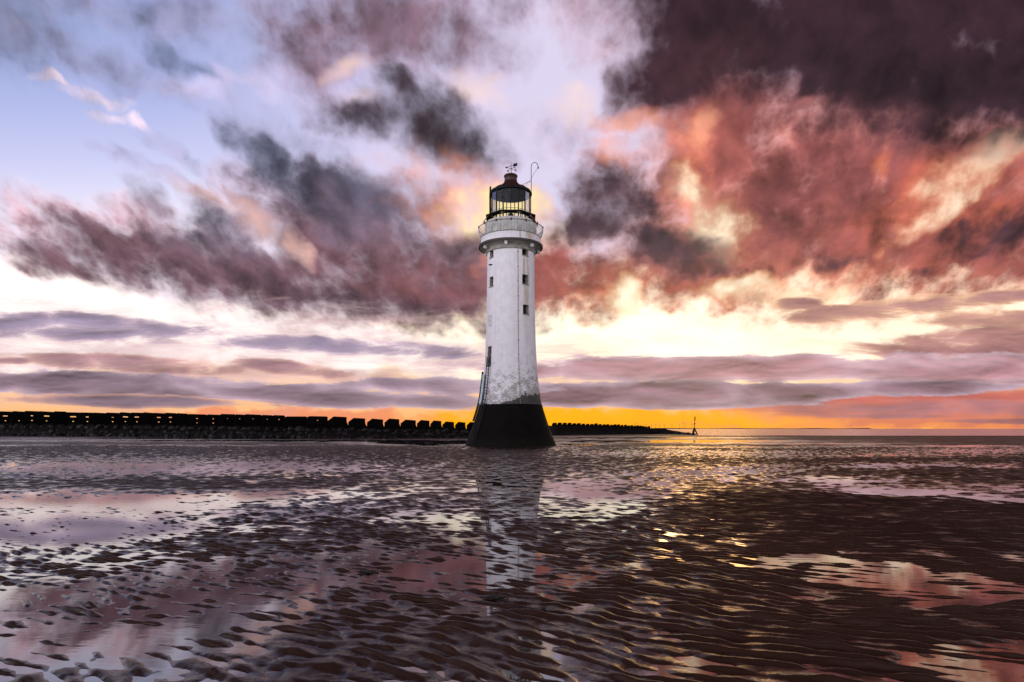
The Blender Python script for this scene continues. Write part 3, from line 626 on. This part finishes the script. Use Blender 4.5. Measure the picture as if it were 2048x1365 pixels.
mb = MB(); mb.tube([(vx-.55, .1, 30.02), (vx+.25, -.05, 30.2)], .024, 6); mb.prism([(vx+.2, 30.06), (vx+.64, 30.12), (vx+.66, 30.42), (vx+.24, 30.36)], -.09, -.05); mb.prism([(vx-.66, 30.0), (vx-.5, 29.94), (vx-.5, 30.12)], .07, .11); mb.done('vane_arrow', m_iron, vane)
# swan neck post with its stays, and the rod on the left
ox = 1021.5
def X_(px): return (px-ox)*K_
pts = [(X_(1062.6), 0, 26.9), (X_(1062.6), 0, 28.5), (X_(1062.3), 0, 30.0)]
for v in np.linspace(180, -5, 12): pts.append((X_(1069.3)+.365*math.cos(R(v)), 0, 30.1+.42*math.sin(R(v))))
pts.append((X_(1076.4), 0, 29.98))
mb = MB(); mb.tube(pts, .034, 6); pole_ = mb.done('swan_neck_post', m_iron, LH)
mb = MB(); mb.tube([(X_(1076.0), 0, 30.06), (X_(1076.8), 0, 29.88)], [.05, .08], 8); mb.done('post_lamp', m_iron, pole_)
mb = MB(); mb.tube([(X_(1037), 0, 27.9), (X_(1054), 0, 28.35), (X_(1062.6), 0, 28.48)], .022, 5); mb.tube([(X_(1046), 0, 27.6), (X_(1060), 0, 28.6), (X_(1075.6), 0, 29.95)], .016, 5); mb.done('stay_cable', m_iron, pole_)
mb = MB(); mb.tube([(X_(980), 0, 23.9), (X_(980), 0, 26.6)], .085, 8); mb.tube([(X_(980), 0, 26.6), (X_(981), 0, 27.9)], .10, 8); mb.tube([(X_(981), 0, 26.9), (X_(985), 0, 26.95)], .04, 6); mb.done('aerial_rod', m_iron, LH)

# ------------------------------------------------------------------ breakwater: rock slope, concrete blocks, boulders
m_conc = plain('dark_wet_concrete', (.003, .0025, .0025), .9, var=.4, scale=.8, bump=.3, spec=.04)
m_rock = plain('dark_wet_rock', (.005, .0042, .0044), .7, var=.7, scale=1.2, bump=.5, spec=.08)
KX = [-400, -200, 0, 300, 500, 700, 940, 1020, 1110, 1200, 1300, 1345, 1385]
TOE = [168, 163, 158, 140, 127, 118, 114, 136, 172, 188, 203, 205, 198]
TOPPY = [816, 819, 822, 826, 829.5, 834.5, 843.5, 845, 845.3, 847.6, 852.6, 861, 868.5]
def toe(px): return float(np.interp(px, KX, TOE))
def crest(px): return toe(px)+5.5
def topz(px): return gz(float(np.interp(px, KX, TOPPY)), crest(px))
m = MB(); st = []
for px in np.arange(-420, 1392, 4.0):
    y0 = toe(px); zt = topz(px); zb = zt*float(np.interp(px, [0, 960, 1100, 1300, 1320], [.5, .5, .76, .74, 1]))-.05
    pr = [(y0-.6, -.25), (y0+.4, .35*zb+.1), (y0+2.2, .75*zb), (y0+3.6, zb), (y0+10, zb), (y0+13, -.4)]
    row = []
    for i, (yy, zz_) in enumerate(pr):
        j = .22 if 0 < i < 4 else .05
        nn = float(perlin(px*.11+i*7.7, i*3.1+.5))*1.3
        row.append(m.b.verts.new((gx(px, y0+5)*(yy/(y0+5)), yy+nn*j*2, max(zz_+nn*j, -.4))))
    st.append(row)
for a, b_ in zip(st, st[1:]):
    for i in range(5): m.b.faces.new((a[i], b_[i], b_[i+1], a[i+1]))
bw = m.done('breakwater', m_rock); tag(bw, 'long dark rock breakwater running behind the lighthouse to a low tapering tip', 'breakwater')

def block_mesh(w, h, d, kind, slot):
    """concrete armour block seen end on; front profile in x,z; the slot and hole go right through"""
    mb = MB(); hw = w/2
    if kind == 'wide':
        g_ = .025*w
        zs0, zs1 = .60*h, .60*h+slot[1]; zd0, zd1 = .24*h, .24*h+slot[3]
        x0, x1 = -hw+g_, hw-g_; sw = slot[0]/2; dw = slot[2]/2
        mb.box((0, 0, zd0/2-.1), (x1-x0, d, zd0+.2))
        if slot[2] > 0:
            mb.box(((x0-dw)/2, 0, (zd0+zd1)/2), (-dw-x0, d, zd1-zd0)); mb.box(((x1+dw)/2, 0, (zd0+zd1)/2), (x1-dw, d, zd1-zd0))
        else: mb.box((0, 0, (zd0+zd1)/2), (x1-x0, d, zd1-zd0))
        mb.box((0, 0, (zd1+zs0)/2), (x1-x0, d, zs0-zd1))
        if slot[0] > 0:
            mb.box(((x0-sw)/2, 0, (zs0+zs1)/2), (-sw-x0, d, zs1-zs0)); mb.box(((x1+sw)/2, 0, (zs0+zs1)/2), (x1-sw, d, zs1-zs0))
        else: mb.box((0, 0, (zs0+zs1)/2), (x1-x0, d, zs1-zs0))
        mb.prism([(x0, zs1), (x1, zs1), (x1, .9*h), (x1-.05*w, .97*h), (x0+.12*w, h), (x0, .93*h)], -d/2, d/2)
    else:
        mb.prism([(-hw, -.2), (hw*1.02, -.2), (hw*1.02, .02*h), (hw*.80, .50*h), (hw*.80, .93*h), (-hw*.40, h), (-hw*.96, .62*h), (-hw*.96, .42*h), (-hw, .1*h)], -d/2, d/2)
    return mb
def place_block(a, b_, kind, slot, label, group):
    pc = (a+b_)/2; y = crest(pc); w = (b_-a)/F*y; zt = topz(pc)+rng.uniform(-.16, .10); z0 = zt*(.47 if pc < 1000 else .72)
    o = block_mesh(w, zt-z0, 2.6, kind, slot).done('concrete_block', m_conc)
    o.location = (gx(pc, y), y, z0); o.rotation_euler = (0, R(rng.uniform(-1.6, 1.6)), -math.atan2(gx(pc, y), y)+R(rng.uniform(-3, 3)))
    return tag(o, label, 'concrete block', group)
ordw = ['first', 'second', 'third', 'fourth', 'fifth', 'sixth', 'seventh', 'eighth', 'ninth', 'tenth', 'eleventh', 'twelfth', 'thirteenth', 'fourteenth', 'fifteenth', 'sixteenth', 'seventeenth', 'eighteenth', 'nineteenth', 'twentieth',
        'twenty-first', 'twenty-second', 'twenty-third', 'twenty-fourth', 'twenty-fifth', 'twenty-sixth', 'twenty-seventh', 'twenty-eighth', 'twenty-ninth', 'thirtieth', 'thirty-first', 'thirty-second', 'thirty-third', 'thirty-fourth', 'thirty-fifth', 'thirty-sixth']
edges = [958, 933, 910, 885, 861, 834, 801, 769, 734, 697, 655.6, 615, 570, 546, 523, 489, 470, 440, 413, 375, 352, 330, 305, 286, 262, 239, 212, 189, 161, 132, 109, 77, 51, 25, -3, -35, -70]
slots = {30: (9, .35), 28: (9.5, .34), 27: (5, .3), 31: (3.5, .3), 25: (4, .12), 24: (9, .32), 23: (7.5, .3), 21: (6.5, .26), 20: (5.5, .26), 18: (4, .22), 17: (3.2, .2), 33: (7.5, .3), 16: (2, .16), 15: (2.4, .18), 14: (2, .15), 13: (2.2, .15), 12: (2.6, .2), 10: (2.4, .18)}
for i in range(len(edges)-1):
    b_, a = edges[i], edges[i+1]; y = crest((a+b_)/2); s_ = y/F
    if i <= 9: kind, sl_ = 'house', None
    else:
        kind = 'wide'; sw, sh_ = slots.get(i, (0, .2)); dw = 3.2 if i in slots and i >= 17 else (3.4 if i == 32 else 0)
        sl_ = (sw*s_, max(sh_*.85, .12), dw*s_*.8, .22)
    desc = ('dark concrete block with sloping top' if i <= 9 else ('dark concrete block pierced by a lit slot' if i in slots else 'solid dark concrete block'))
    place_block(a, b_, kind, sl_, f'{desc}, {ordw[i]} to the left of the lighthouse', 'concrete blocks along the breakwater crest')
pxr = 1104.0; i = 0
while pxr < 1298:
    wpx = 10.4-5.2*(pxr-1104)/194
    place_block(pxr, pxr+wpx, 'house', None, f'small dark breakwater block, {ordw[i]} to the right of the lighthouse', 'concrete blocks on the far breakwater arm'); pxr += wpx; i += 1

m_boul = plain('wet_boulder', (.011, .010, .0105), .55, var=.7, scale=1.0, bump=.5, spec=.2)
# boulders of the rock slope
vars_ = []
for v in range(8):
    b_ = bmesh.new(); bmesh.ops.create_icosphere(b_, subdivisions=2, radius=1)
    r_ = random.Random(v*13+1); pl = [(Vector((r_.gauss(0, 1), r_.gauss(0, 1), r_.gauss(0, 1))).normalized(), r_.uniform(.55, .85)) for _ in range(9)]
    for q_ in b_.verts:
        for nn, dd in pl:
            k = q_.co.dot(nn)
            if k > dd: q_.co -= nn*(k-dd)
        q_.co *= 1+.06*r_.uniform(-1, 1)
    me = bpy.data.meshes.new('boulder'); b_.to_mesh(me); b_.free(); me.materials.append(m_boul); vars_.append(me)
nb = 0
for row in range(3):
    px = -60.0+row*9
    while px < 935:
        y0 = toe(px); s_ = rng.uniform(.55, 1.15)*(1.0 if px < 640 else .75); zb = topz(px)*.5
        y = y0+.0+row*1.2+rng.uniform(-.4, .4); z = (.05, .36, .72)[row]*zb+rng.uniform(-.1, .1)
        o = bpy.data.objects.new('boulder', vars_[rng.randrange(8)]); COL.objects.link(o)
        o.location = (gx(px, y), y, z); o.scale = (s_*rng.uniform(1, 1.5), s_, s_*rng.uniform(.55, .8)); o.rotation_euler = (rng.uniform(-.4, .4), rng.uniform(-.4, .4), rng.uniform(0, 6.3))
        tag(o, 'dark wet boulder on the rock slope under the breakwater blocks', 'boulder', 'boulders of the breakwater slope'); nb += 1
        px += s_*F/y*rng.uniform(1.5, 2.4)
for px in np.arange(1322, 1392, 4.5):
    y = toe(px)-.5; s_ = rng.uniform(.4, .9); o = bpy.data.objects.new('boulder', vars_[rng.randrange(8)]); COL.objects.link(o)
    o.location = (gx(px, y), y, .05+.3*topz(px)*rng.random()); o.scale = (s_*1.4, s_, s_*.6); o.rotation_euler = (rng.uniform(-.4, .4), rng.uniform(-.4, .4), rng.uniform(0, 6.3))
    tag(o, 'small dark rock at the low tapering tip of the breakwater', 'boulder', 'rocks at the breakwater tip'); nb += 1

# ------------------------------------------------------------------ beacon at the breakwater tip
by = 186.0; bx = gx(1388.5, by); kb = by/F
bc = empty('beacon', (bx, by, 0), 'dark tripod beacon with a tall thin mast at the breakwater tip', 'beacon')
zt = gz(857, by)
for dx, dy in ((-5.2, -1.0), (4.6, -1.0), (-1.2, 1.6), (1.8, 1.6)):
    mb = MB(); mb.tube([(dx*kb, dy, -.2), (dx*kb*.12, dy*.15, zt)], .19, 6); mb.done('leg', m_iron, bc)
mb = MB(); mb.tube([(-2.6*kb, -.5, 1.0), (2.4*kb, -.5, 1.0)], .10, 6); mb.tube([(-1.2*kb, .8, 1.05), (1.6*kb, .8, 1.05)], .08, 6); mb.done('cross_brace', m_iron, bc)
mb = MB(); mb.tube([(0, 0, zt-.3), (.12, 0, gz(846, by)), (.22, 0, gz(833, by))], [.12, .09, .05], 6); ms = mb.done('mast', m_iron, bc)
mb = MB(); z1, z0 = gz(834, by), gz(841, by)
for sx_ in (-.22, .22): mb.tube([(.2+sx_, 0, z0), (.2+sx_, 0, z1)], .045, 5)
for f_ in (0, .33, .66, 1): mb.tube([(-.02, 0, z0+(z1-z0)*f_), (.42, 0, z0+(z1-z0)*f_)], .045, 5)
mb.done('topmark', m_iron, ms)
mb = MB(); mb.box((.1, 0, gz(848, by)), (.36, .3, .3)); mb.done('lamp_box', m_iron, ms)

# ------------------------------------------------------------------ wind turbines far out at sea
m_turb = plain('turbine_grey', (.22, .19, .19), .6)
tb = [(1271.4, 843.6), (1292, 846), (1303.2, 847), (1311.4, 844.5), (1318.7, 848), (1328.4, 846), (1344, 846.5), (1358.3, 846), (1366.6, 842), (1371.4, 847), (1383.7, 844.5)]
for i, (px, tp) in enumerate(tb):
    y = 8000+rng.uniform(-500, 600); H = (HOR-tp)/F*y*.70
    e = empty('wind_turbine', (gx(px, y), y, -.1), f'faint grey wind turbine on the sea horizon, {ordw[len(tb)-1-i]} to the left of the beacon', 'wind turbine', 'wind turbines on the horizon')
    mb = MB(); mb.tube([(0, 0, 0), (0, 0, H)], [2.6, 1.7], 8); mb.done('tower', m_turb, e)
    mb = MB(); mb.box((0, 1, H+1), (4, 9, 4)); mb.done('nacelle', m_turb, e)
    ph = rng.uniform(0, 120)
    for k in range(3):
        a_ = R(ph+120*k); d = Vector((math.sin(a_), 0, math.cos(a_))); L_ = H*.52
        mb = MB(); mb.tube([Vector((0, -4, H+1)), Vector((0, -4, H+1))+d*L_*.25, Vector((0, -4, H+1))+d*L_], [.9, 1.5, .3], 5); mb.done('blade', m_turb, e)

# ------------------------------------------------------------------ seaweed on the sand
m_weed = plain('dark_seaweed', (.010, .009, .006), .35, var=.5, scale=30)
for px, py, wpx, lab in ((992, 1200, 15, 'small dark seaweed clump on the ripples below the lighthouse reflection'), (1058, 1224, 24, 'longer dark strand of seaweed in the trough nearest the viewer'),
                         (1223, 1119, 9, 'tiny dark seaweed scrap on drained sand right of the lighthouse reflection'), (735, 1146, 10, 'dark seaweed tuft beside the pool left of the lighthouse reflection')):
    y = gy(py); x = gx(px, y); L_ = wpx/F*y; z = float(sand_height(np.array([[x]]), np.array([[y]]))[0, 0]); z = max(z, 0)
    mb = MB()
    for k in range(70):
        p = Vector((rng.uniform(-L_, L_), rng.gauss(0, L_*.22)-.2*0, rng.uniform(0, .012))); a_ = rng.uniform(0, 6.28); pts = [p.copy()]
        for _ in range(5):
            a_ += rng.uniform(-.9, .9); p = p+Vector((math.cos(a_)*.022, math.sin(a_)*.016, rng.uniform(-.007, .010))); p.z = min(max(p.z, 0), .035); pts.append(p.copy())
        mb.tube(pts, [.004, .006, .006, .005, .004, .002], 5)
    o = mb.done('seaweed', m_weed, None, True); o.location = (x, y, z); tag(o, lab, 'seaweed', 'seaweed scraps on the sand')
